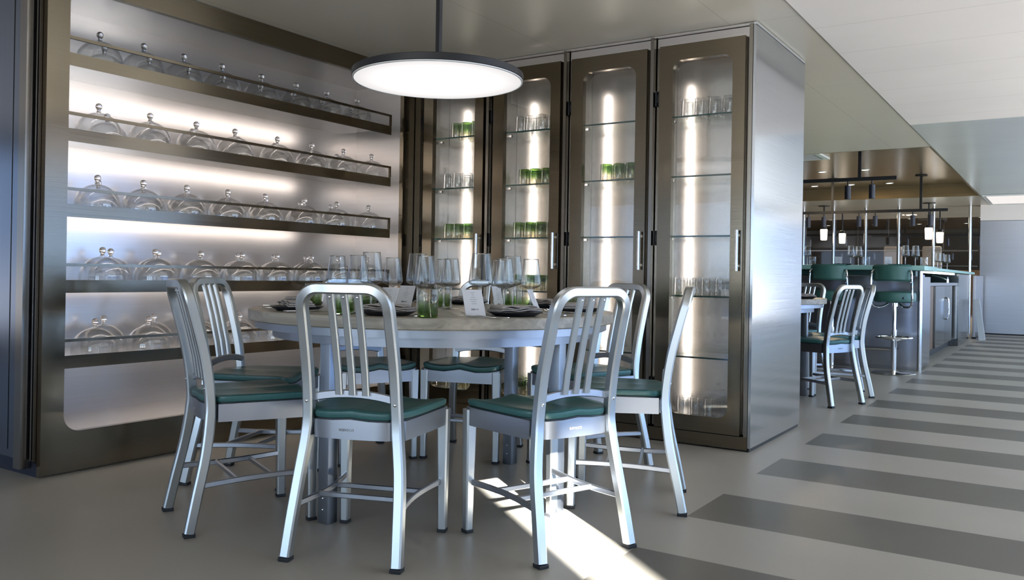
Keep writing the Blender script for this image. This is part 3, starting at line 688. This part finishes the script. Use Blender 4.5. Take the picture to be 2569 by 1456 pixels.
# menu cards
def menu_proto():
    bm = BM(); box(bm, -0.037, 0.037, -0.0012, 0.0012, 0.0, 0.098); o = obj('menu_card', bm, paper); o['category'] = 'menu card'
    bm = BM()
    for k, (z, w_) in enumerate([(0.086, 0.007), (0.078, 0.004), (0.069, 0.008), (0.061, 0.014), (0.053, 0.010), (0.045, 0.009)]): box(bm, -w_, w_, -0.0016, -0.0012, z, z+0.0012)
    box(bm, -0.014, 0.001, -0.0016, -0.0012, 0.022, 0.028); box(bm, 0.003, 0.014, -0.0016, -0.0012, 0.0235, 0.0265)
    obj('printed_lines', bm, ink, o); return o
MC = menu_proto(); um = []
for (px, Z, rz, tilt, lb) in [(1196, 2.90, 60, -24, 'printed menu card leaning upright between the two nearest chairs'), (966, 3.08, 6, -24, 'pale menu card leaning over the napkin behind the nearest chair'), (1012, 3.57, 8, -24, 'beige menu card in shade behind the pale one'),
                                (1256, 3.42, 96, -12, 'narrow menu card showing between the right wine glasses'), (1354, 3.20, 108, -24, 'menu card seen edge-on beside the right tumbler'), (828, 3.30, 12, -22, 'menu card at the left, seen through the nearest chair')]:
    x, y_ = from_cam(brg(px), Z); o = place(MC, um, (x, y_, TZ+0.0015), 0, lb, 'menu cards on the round table'); o.rotation_euler = (math.radians(tilt), 0, math.radians(rz))
# place settings: dark plate, folded napkin, two forks, two knives
def plate_proto():
    bm = BM(); lathe(bm, [(0, 0.0), (0.072, 0.0), (0.098, 0.013), (0.100, 0.0145), (0.098, 0.0155), (0.070, 0.004), (0, 0.0035)], 36); o = obj('plate', bm, slate); o['category'] = 'plate'; return o
def napkin_proto():
    bm = BM()
    for (z, w_, d_, ox) in ((0.0, 0.170, 0.095, 0.0), (0.0068, 0.162, 0.088, 0.004), (0.0136, 0.145, 0.080, -0.005)):
        sec = [(-d_/2, 0.0005), (-d_/2-0.003, 0.003), (-d_/2, 0.006), (d_/2, 0.006), (d_/2+0.0035, 0.003), (d_/2, 0.0005)]
        pts = [(ox-w_/2+w_*k/10, 0, z+0.0025*math.sin(k*1.1+ox*200)) for k in range(11)]
        sweep(bm, pts, sec, (0, 0, 1))
    o = obj('folded_napkin', bm, cloth); o['category'] = 'napkin'
    bm = BM(); box(bm, -0.062, 0.060, -0.0475, -0.0460, 0.002, 0.0045); box(bm, -0.058, 0.055, -0.0445, -0.0430, 0.0085, 0.011); obj('hem', bm, cloth_edge, o); return o
def cutlery(name, fork):
    bm = BM(); sec = rrect(0.008, 0.002, 0.0008)
    sweep(bm, [(0, -0.095, 0.004), (0, -0.03, 0.004), (0, 0.03, 0.006)], sec, (0, 0, 1), scales=[(1.4, 1), (1.0, 1), (0.6, 1)])
    if fork:
        sweep(bm, [(0, 0.028, 0.006), (0, 0.045, 0.0045), (0, 0.055, 0.0045)], rrect(0.020, 0.0018, 0.0007), (0, 0, 1), scales=[(0.3, 1), (1, 1), (1, 1)])
        for k in (-1.5, -0.5, 0.5, 1.5): sweep(bm, [(k*0.0055, 0.054, 0.0045), (k*0.0055, 0.080, 0.010), (k*0.0052, 0.097, 0.016)], rrect(0.0028, 0.0018, 0.0006), (0, 0, 1))
    else:
        sweep(bm, [(0, 0.028, 0.006), (0.002, 0.06, 0.005), (0.003, 0.105, 0.004)], rrect(0.018, 0.0014, 0.0005), (0, 0, 1), scales=[(0.6, 1), (1, 1), (0.3, 1)])
    o = obj(name, bm, chrome); o['category'] = name; return o
PL, NP, FK, KN = plate_proto(), napkin_proto(), cutlery('fork', True), cutlery('knife', False)
upl, unp, ufk, ukn = [], [], [], []
SEAT = [('in front of the nearest chair', -67.5), ('in front of the sunlit chair', -22.5), ('in front of the profile chair on the right', 22.5), ('at the back right chair', 67.5), ('at the back chair before the leftmost cabinet', 112.5), ('at the corner chair', 157.5), ('at the far left chair', 202.5), ('at the left front chair', 247.5)]
for lb, a in SEAT:
    a = math.radians(a); rad = Vector((math.cos(a), math.sin(a))); tan = Vector((-rad.y, rad.x)); rz = a+PI/2
    def P(r, s): q = TC+rad*r+tan*s; return (q.x, q.y)
    place(PL, upl, (*P(0.585, 0.0), TZ), rz, 'dark slate plate '+lb, 'plates on the round table')
    place(NP, unp, (*P(0.585, 0.0), TZ+0.0162), rz+random.uniform(-.15, .15), 'folded linen napkin on the plate '+lb, 'folded napkins on the round table')
    for k, s in enumerate((-0.130, -0.158)):
        fp, fr = P(0.585-0.01*k, s), rz+0.12
        if 'sunlit' in lb: fp, fr = [(-1.640, 2.345), (-1.672, 2.318)][k], 1.62+0.1*k
        place(FK, ufk, (*fp, TZ), fr, 'steel fork, %s of the pair %s' % (('inner', 'outer')[k], lb), 'forks on the round table')
    for k, s in enumerate((0.128, 0.152)): place(KN, ukn, (*P(0.585, s), TZ), rz, 'steel knife, %s of the pair %s' % (('inner', 'outer')[k], lb), 'knives on the round table')

# ------------------------------------------------------------------ pendant over the table
t = thing('pendant_light', 'large round flat black pendant light hanging over the table', 'pendant light', (TC.x, TC.y, 1.683))
bm = BM(); lathe(bm, [(0.349, 0.0), (0.352, 0.002), (0.352, 0.026), (0.345, 0.030), (0, 0.032)], 96); obj('housing', bm, black, t)
bm = BM(); lathe(bm, [(0.349, 0.0), (0.349, -0.004), (0.343, -0.005), (0.343, 0.0)], 96); obj('rim', bm, white_paint, t)
bm = BM(); lathe(bm, [(0.343, -0.003), (0, -0.003)], 96); obj('diffuser', bm, lamp_e, t)
bm = BM(); box(bm, -0.0095, 0.0095, -0.0095, 0.0095, 0.030, ZC-1.683-0.002); obj('rod', bm, black, t)

# ------------------------------------------------------------------ bar
t = thing('bar_counter', 'steel-fronted bar counter with a pale teal top', 'bar counter', (-1.205, 9.223, 0))
box_obj('front_panel', steel_bar, (-5.0, -0.03, 0.0, 0.03, 0.03, 0.93), t)
box_obj('end_panel', steel_bar, (-0.10, 0.0, 0.031, 0.62, 0.03, 0.93), t)
box_obj('apron', teal_dark, (-5.0, -0.03, -0.20, 0.03, 0.935, 0.985), t)
box_obj('countertop', teal_stone, (-5.0, 0.06, -0.30, 0.62, 0.990, 1.035), t, bev=0.004)
bm = BM(); tube(bm, [(-0.012, -0.012, 0), (-0.012, -0.012, 0.985)], 0.022, 12); obj('corner_post', bm, chromev, t)
bm = BM(); tube(bm, [(-4.8, -0.12, 0.20), (-0.22, -0.12, 0.20)], 0.012, 10)
for q in (-4.5, -3.2, -1.9, -0.6): tube(bm, [(q, -0.12, 0.20), (q, -0.001, 0.20)], 0.008, 8)
obj('foot_rail', bm, chromev, t)
box_obj('plinth', steel_bar, (-5.0, -0.01, 0.005, 0.025, 0.0, 0.028), t)
t = thing('service_counter', 'rear service counter with teal top and stainless cupboards beside the aisle', 'counter', (-1.25, 9.9, 0))
box_obj('countertop', teal_stone, (-3.2, 0.05, 0.02, 4.9, 1.00, 1.032), t, bev=0.004)
box_obj('worktop', steel_bar, (-2.6, -0.02, 0.0, 3.25, 0.835, 0.87), t)
box_obj('splashback', wood_brown, (-2.6, -0.9, 0.03, 3.25, 0.871, 0.99), t)
box_obj('side_panel', teal_dark, (-2.6, -0.06, 0.02, 0.42, 0.11, 0.83), t)
box_obj('side_panel', wood_brown, (-2.6, -0.05, 0.44, 1.00, 0.11, 0.83), t)
box_obj('side_panel', aisle_steel, (-2.6, -0.03, 1.02, 1.86, 0.11, 0.83), t)
c = box_obj('door', metal('dark_steel_door', (0.16, 0.17, 0.19), 0.2), (-2.6, -0.04, 1.88, 2.78, 0.11, 0.83), t)
bm = BM(); tube(bm, smooth_path([(-0.04, 2.0, 0.42), (0.0, 2.0, 0.44), (0.0, 2.0, 0.66), (-0.04, 2.0, 0.68)], 4), 0.010, 8); obj('handle', bm, chrome, c)
box_obj('side_panel', chromev, (-2.6, -0.02, 3.0, 3.25, 0.11, 0.83), t)
box_obj('side_panel', aisle_steel, (-2.6, -0.01, 3.27, 4.70, 0.005, 0.99), t)
box_obj('plinth', black, (-2.6, -0.12, 0.02, 3.25, 0.0, 0.10), t)
box_obj('led_strip', led_bar, (-0.06, -0.035, 0.10, 3.0, 0.975, 0.995), t)
t = thing('tap', 'chrome mixer tap with an angled spout over the service counter', 'tap', (-1.42, 12.4, 0.8705))
bm = BM(); tube(bm, [(0.10, 0, 0), (0.10, 0, 0.05)], 0.018, 10); tube(bm, smooth_path([(0.10, 0, 0.03), (0.02, 0, 0.065), (-0.08, 0, 0.09)], 4), 0.010, 8); obj('spout', bm, chrome, t)
bm = BM(); tube(bm, [(0.10, 0, 0.05), (0.10, 0, 0.075)], 0.011, 8); obj('lever', bm, chrome, t)
for k, (mat_, lb) in enumerate(((plain('pale_green_card', (0.25, 0.45, 0.33), 0.6), 'pale green carton on the service counter below the light strip'), (plain('lilac_card', (0.30, 0.30, 0.55), 0.6), 'lilac carton stacked on the pale green one'))):
    bm = BM(); box(bm, -0.20+0.04*k, 0.20, -0.10, 0.10, 0.0, 0.045, bev=0.002); o = obj('carton', bm, mat_, loc=(-1.62, 11.0, 0.8705+0.0455*k)); tag(o, lb, 'box')
t = thing('end_screen', 'steel end screen at the far right of the service counter', 'screen', (-1.20, 15.0, 0))
box_obj('panel', steel_bar, (-0.04, 0.0, 0.0, 1.4, 0.03, 0.985), t); box_obj('foot', black, (-0.05, 0.01, 0.02, 1.38, 0.0, 0.029), t)
bm = BM(); sweep(bm, [(-1.08, 14.70, 0.002), (-1.165, 14.72, 0.62)], rrect(0.09, 0.02, 0.003), (0, 1, 0)); o = obj('folding_board', bm, white_paint); tag(o, 'narrow white board leaning against the steel end screen', 'board')

# bar stools
def stool_proto():
    t = thing('bar_stool', 'x', 'bar stool')
    bm = BM(); lathe(bm, [(0.0, 0.0), (0.195, 0.0), (0.198, 0.006), (0.19, 0.011), (0.05, 0.018), (0.03, 0.03), (0, 0.03)], 40); obj('base', bm, chrome, t)
    bm = BM(); lathe(bm, [(0.025, 0.03), (0.025, 0.42), (0.018, 0.421), (0.018, 0.64), (0.03, 0.641), (0.03, 0.675), (0, 0.676)], 20); obj('column', bm, chrome, t)
    bm = BM(); n = 28
    ringp = [(0.16*math.cos(2*PI*k/n), 0.16*math.sin(2*PI*k/n), 0.345) for k in range(n+1)]; tube(bm, ringp, 0.009, 8, False)
    for a in (0.5, 2.6, 4.7): tube(bm, [(0.025*math.cos(a), 0.025*math.sin(a), 0.315), (0.156*math.cos(a), 0.156*math.sin(a), 0.345)], 0.007, 8)
    obj('foot_ring', bm, chrome, t)
    bm = BM(); lathe(bm, [(0, 0.678), (0.165, 0.680), (0.183, 0.690), (0.188, 0.71), (0.188, 0.755), (0.183, 0.772), (0.16, 0.782), (0, 0.786)], 40); s = obj('seat', bm, teal_vinyl, t, label='thick round teal upholstered seat')
    box_obj('tag', navy, (0.098, 0.106, -0.168, -0.150, 0.715, 0.735), s)
    bm = BM(); path = [(0.187*math.sin(a), -0.187*math.cos(a)-0.02, 0.96) for a in [math.radians(q) for q in range(-58, 59, 8)]]
    sweep(bm, path, [(0.074*math.cos(2*PI*k/16)*(1 if abs(math.cos(2*PI*k/16)) < .99 else 1), 0.0) for k in range(0)] or rrect(0.155, 0.045, 0.018), (0, 0, 1)) if False else sweep(bm, path, rrect(0.045, 0.155, 0.016), (0, 0, 1)); obj('backrest', bm, teal_vinyl, t, label='curved teal upholstered backrest')
    for s_ in (-1, 1):
        bm = BM(); tube(bm, smooth_path([(0.158*s_, -0.165, 0.985), (0.172*s_, -0.19, 0.95), (0.178*s_, -0.195, 0.80), (0.178*s_, -0.185, 0.70), (0.160*s_, -0.15, 0.648), (0.10*s_, -0.10, 0.638), (0.05*s_, -0.05, 0.668)], 5), 0.010, 10); obj('back_tube', bm, chrome, t)
    return t
ST = stool_proto(); ust = []
place(ST, ust, (-1.385, 8.80, 0), 0.0, 'teal bar stool at the bar corner, right of the two', 'bar stools')
place(ST, ust, (-1.955, 8.80, 0), 0.0, 'teal bar stool left of the two, behind the far dining chairs', 'bar stools')

# things on the bar
BZ = 1.0352
bars = [(2025, 9.30, 'leftmost wine glass on the bar'), (2134, 9.30, 'left glass of the middle pair on the bar'), (2153, 9.45, 'right glass of the middle pair on the bar'), (2271, 9.30, 'left glass of the pair near the bar corner'), (2296, 9.36, 'right glass of the pair near the bar corner')]
def onbar(px, Yd): tb = math.tan(math.radians(brg(px))); return from_cam(brg(px), Yd/(F.y+R0.y*tb))
for px, Z, lb in bars:
    x, y_ = onbar(px, Z); place(WG, uw, (x, y_, BZ), 0, 'clear ' + lb, 'wine glasses on the bar')
for px, Z, lb in [(2038, 9.4, 'leftmost on the bar'), (2173, 9.4, 'right of the middle wine glasses'), (2318, 9.45, 'at the bar corner')]:
    x, y_ = onbar(px, Z); place(tc_p, uc, (x, y_, BZ), 0, 'clear upright tumbler on the bar, ' + lb, 'tumblers on the bar')
for px, Z, lb in [(2104, 9.5, 'left of the two cream menu cards standing on the bar'), (2229, 9.5, 'right of the two cream menu cards standing on the bar')]:
    x, y_ = onbar(px, Z); o = place(MC, um, (x, y_, BZ+0.0015), 0, lb, 'menu cards on the bar'); o.rotation_euler = (math.radians(-10), 0, math.radians(30))
for px, Z, lb in [(2112, 9.12, 'dark plate on the bar above the left stool'), (2255, 9.12, 'dark plate on the bar above the right stool')]:
    x, y_ = onbar(px, Z); place(PL, upl, (x, y_, BZ), 0, lb, 'plates on the bar')
for k, (px, Z) in enumerate([(2352, 11.6), (2362, 11.9), (2376, 12.4)]):
    x, y_ = onbar(px, Z); place(WG, uw, (x, y_, 1.0322), 0, 'clear wine glass on the rear service counter, %s from the left' % ORD[k], 'wine glasses on the service counter')
# things on the far table
o = place(tg_p, ug, (-1.79, 6.45, TZ), 0, 'green-based tumbler on the far round table', None)
place(PL, upl, (-1.66, 6.52, TZ), 0, 'dark plate on the far round table', None); place(NP, unp, (-1.66, 6.52, TZ+0.0162), 0.9, 'folded napkin on the plate at the far round table', None)

# ------------------------------------------------------------------ track lights, pendants, downlights
def spot_proto():
    t = thing('spotlight', 'x', 'spotlight')
    bm = BM(); lathe(bm, [(0, -0.045), (0.009, -0.045), (0.009, 0.0), (0, 0.0)], 10); obj('stem', bm, black, t)
    bm = BM(); lathe(bm, [(0, -0.200), (0.030, -0.200), (0.0325, -0.198), (0.0325, -0.047), (0.030, -0.045), (0, -0.045)], 16); obj('housing', bm, navy, t); return t
SP = spot_proto(); usp = []
def track(x0, x1, y_, z, rods, ztop, label, spots, lab2):
    t = thing('lighting_track', label, 'lighting track', ((x0+x1)/2, y_, z))
    cx = (x0+x1)/2
    box_obj('bar', black, (x0-cx, x1-cx, -0.02, 0.02, 0.0, 0.04), t)
    for r_ in rods:
        bm = BM(); box(bm, r_-cx-0.016, r_-cx+0.016, -0.016, 0.016, 0.04, ztop-z-0.016); s = obj('rod', bm, black, t)
        bm = BM(); lathe(bm, [(0, ztop-z-0.016), (0.08, ztop-z-0.016), (0.08, ztop-z-0.002), (0, ztop-z-0.002)], 20, cx=r_-cx); obj('canopy', bm, black, s)
    for k, sx_ in enumerate(spots):
        place(SP, usp, (sx_, y_, z-0.0005), 0, 'dark cylindrical spotlight, %s from the left on the %s' % (ORD[k], lab2), 'track spotlights')
CZ = ZC+0.18
track(-4.2, -1.57, 10.0, 1.985, [-1.95, -3.6], CZ, 'near black lighting track hanging over the bar', [-2.60, -2.073, -1.82], 'near track over the bar')
track(-5.2, -1.41, 13.2, 1.865, [-2.95, -1.754], CZ, 'second black lighting track, further back over the service counter', [-3.295, -3.07, -2.575, -2.352, -1.856, -1.631], 'second track')
track(-7.0, -1.3, 20.6, 1.86, [-5.2, -3.4, -1.8], CZ, 'black lighting track in the room behind the glass screen', [-5.6, -5.1, -4.3, -3.9, -3.0, -2.2, -1.6], 'track behind the glass screen')
track(-7.0, -1.3, 23.5, 1.62, [-4.6, -2.6], CZ, 'furthest black lighting track in the back room', [-6.2, -5.0, -4.2, -3.2, -2.4, -2.0], 'furthest track')
def opal_proto():
    t = thing('opal_pendant', 'x', 'pendant light')
    bm = BM(); lathe(bm, [(0, 0.0), (0.045, 0.0), (0.055, 0.01), (0.062, 0.185), (0.055, 0.195), (0, 0.195)], 20); obj('lamp_shade', bm, opal_e, t, label='white opal glass shade')
    bm = BM(); lathe(bm, [(0.05, 0.196), (0.055, 0.20), (0.05, 0.24), (0.013, 0.25), (0.013, ZC-1.588-0.012), (0.10, ZC-1.588-0.012), (0.10, ZC-1.588-0.002), (0, ZC-1.588-0.002)], 20); obj('stem', bm, black, t); return t
OP_ = opal_proto(); uop = []
for x, y_, lb in [(-3.671, 15.8, 'left one before the glass screen'), (-1.973, 15.8, 'right one before the glass screen'), (-3.676, 17.3, 'left one behind the glass screen'), (-1.976, 17.3, 'right one behind the glass screen')]:
    place(OP_, uop, (x, y_, 1.588), 0, 'small lit white pendant on a black stem, ' + lb, 'opal pendants')
bm = BM(); lathe(bm, [(0.06, -0.006), (0.06, 0.0), (0.045, 0.0), (0.045, -0.006), (0.06, -0.006)], 20); dl = obj('downlight', bm, white_paint); dl['category'] = 'downlight'
bm = BM(); lathe(bm, [(0.044, -0.003), (0, -0.003)], 20); obj('lens', bm, spot_e, dl); ud = []
for k, (x, y_, lb) in enumerate([(-2.883, 12.26, 'left one of the nearer row'), (-2.323, 12.26, 'right one of the nearer row'), (-3.434, 14.1, 'leftmost of the further row'), (-2.882, 14.1, 'middle one of the further row'), (-2.319, 14.1, 'rightmost of the further row')]):
    place(dl, ud, (x, y_, CZ-0.0005), 0, 'recessed downlight in the bronze ceiling over the bar, ' + lb, 'downlights over the bar')
for k, (x, y_) in enumerate([(-6.2, 21.8), (-5.0, 22.2), (-4.0, 21.8), (-3.2, 22.4), (-2.4, 21.8), (-1.7, 22.4), (-5.6, 24.6), (-4.4, 24.6), (-3.3, 24.6), (-2.2, 24.6)]):
    place(dl, ud, (x, y_, CZ-0.0005), 0, 'small recessed downlight in the back room ceiling, %s from the left in the %s row' % ((ORD[k], 'nearer') if k < 6 else (ORD[k-6], 'further')), 'downlights in the back room')
t = thing('air_vent', 'pale rectangular air vent in the bronze ceiling beside the steel cladding', 'vent', (-2.75, 10.6, CZ-0.001))
bm = BM(); plate_hole(bm, (-0.28, 0.28, -0.28, 0.28), (-0.22, 0.22, -0.22, 0.22), 0.01, lambda u, v, d: (u, v, -d), 0.02); obj('frame', bm, white_paint, t)
bm = BM()
for k in range(8): box(bm, -0.219, 0.219, -0.2+k*0.055, -0.19+k*0.055, -0.014, -0.002)
obj('louvre', bm, white_paint, t)

# ------------------------------------------------------------------ the room behind the glass screen
for k, x in enumerate((-3.35, -2.55)):
    t = thing('high_booth_seat', '%s cream high-backed booth seat behind the glass screen' % ('left', 'right')[k], 'booth seat', (x, 21.0, 0))
    box_obj('backrest', cream, (-0.19, 0.19, -0.05, 0.05, 0.45, 1.66), t, bev=0.03); box_obj('seat', cream, (-0.19, 0.19, -0.60, -0.051, 0.30, 0.45), t, bev=0.02); box_obj('base', dark, (-0.18, 0.18, -0.55, 0.04, 0.0, 0.299), t)
for k, (x, y_) in enumerate([(-5.6, 18.6), (-4.4, 18.8), (-3.3, 18.6)]):
    t = thing('square_table', 'wooden table in the back room, %s from the left' % ORD[k], 'table', (x, y_, 0))
    box_obj('tabletop', wood_brown, (-0.45, 0.45, -0.35, 0.35, 0.71, 0.74), t, bev=0.004)
    for a, b in ((-1, -1), (1, -1), (-1, 1), (1, 1)): box_obj('leg', black, (0.4*a-0.02, 0.4*a+0.02, 0.3*b-0.02, 0.3*b+0.02, 0, 0.709), t)
bm = BM(); box(bm, -9, 2.2, 25.9, 26.0, 0.0, 1.2); struct('wall_backroom_panelling', bm, wood_brown)

for m_ in (CH,): pass
bpy.context.view_layer.update()
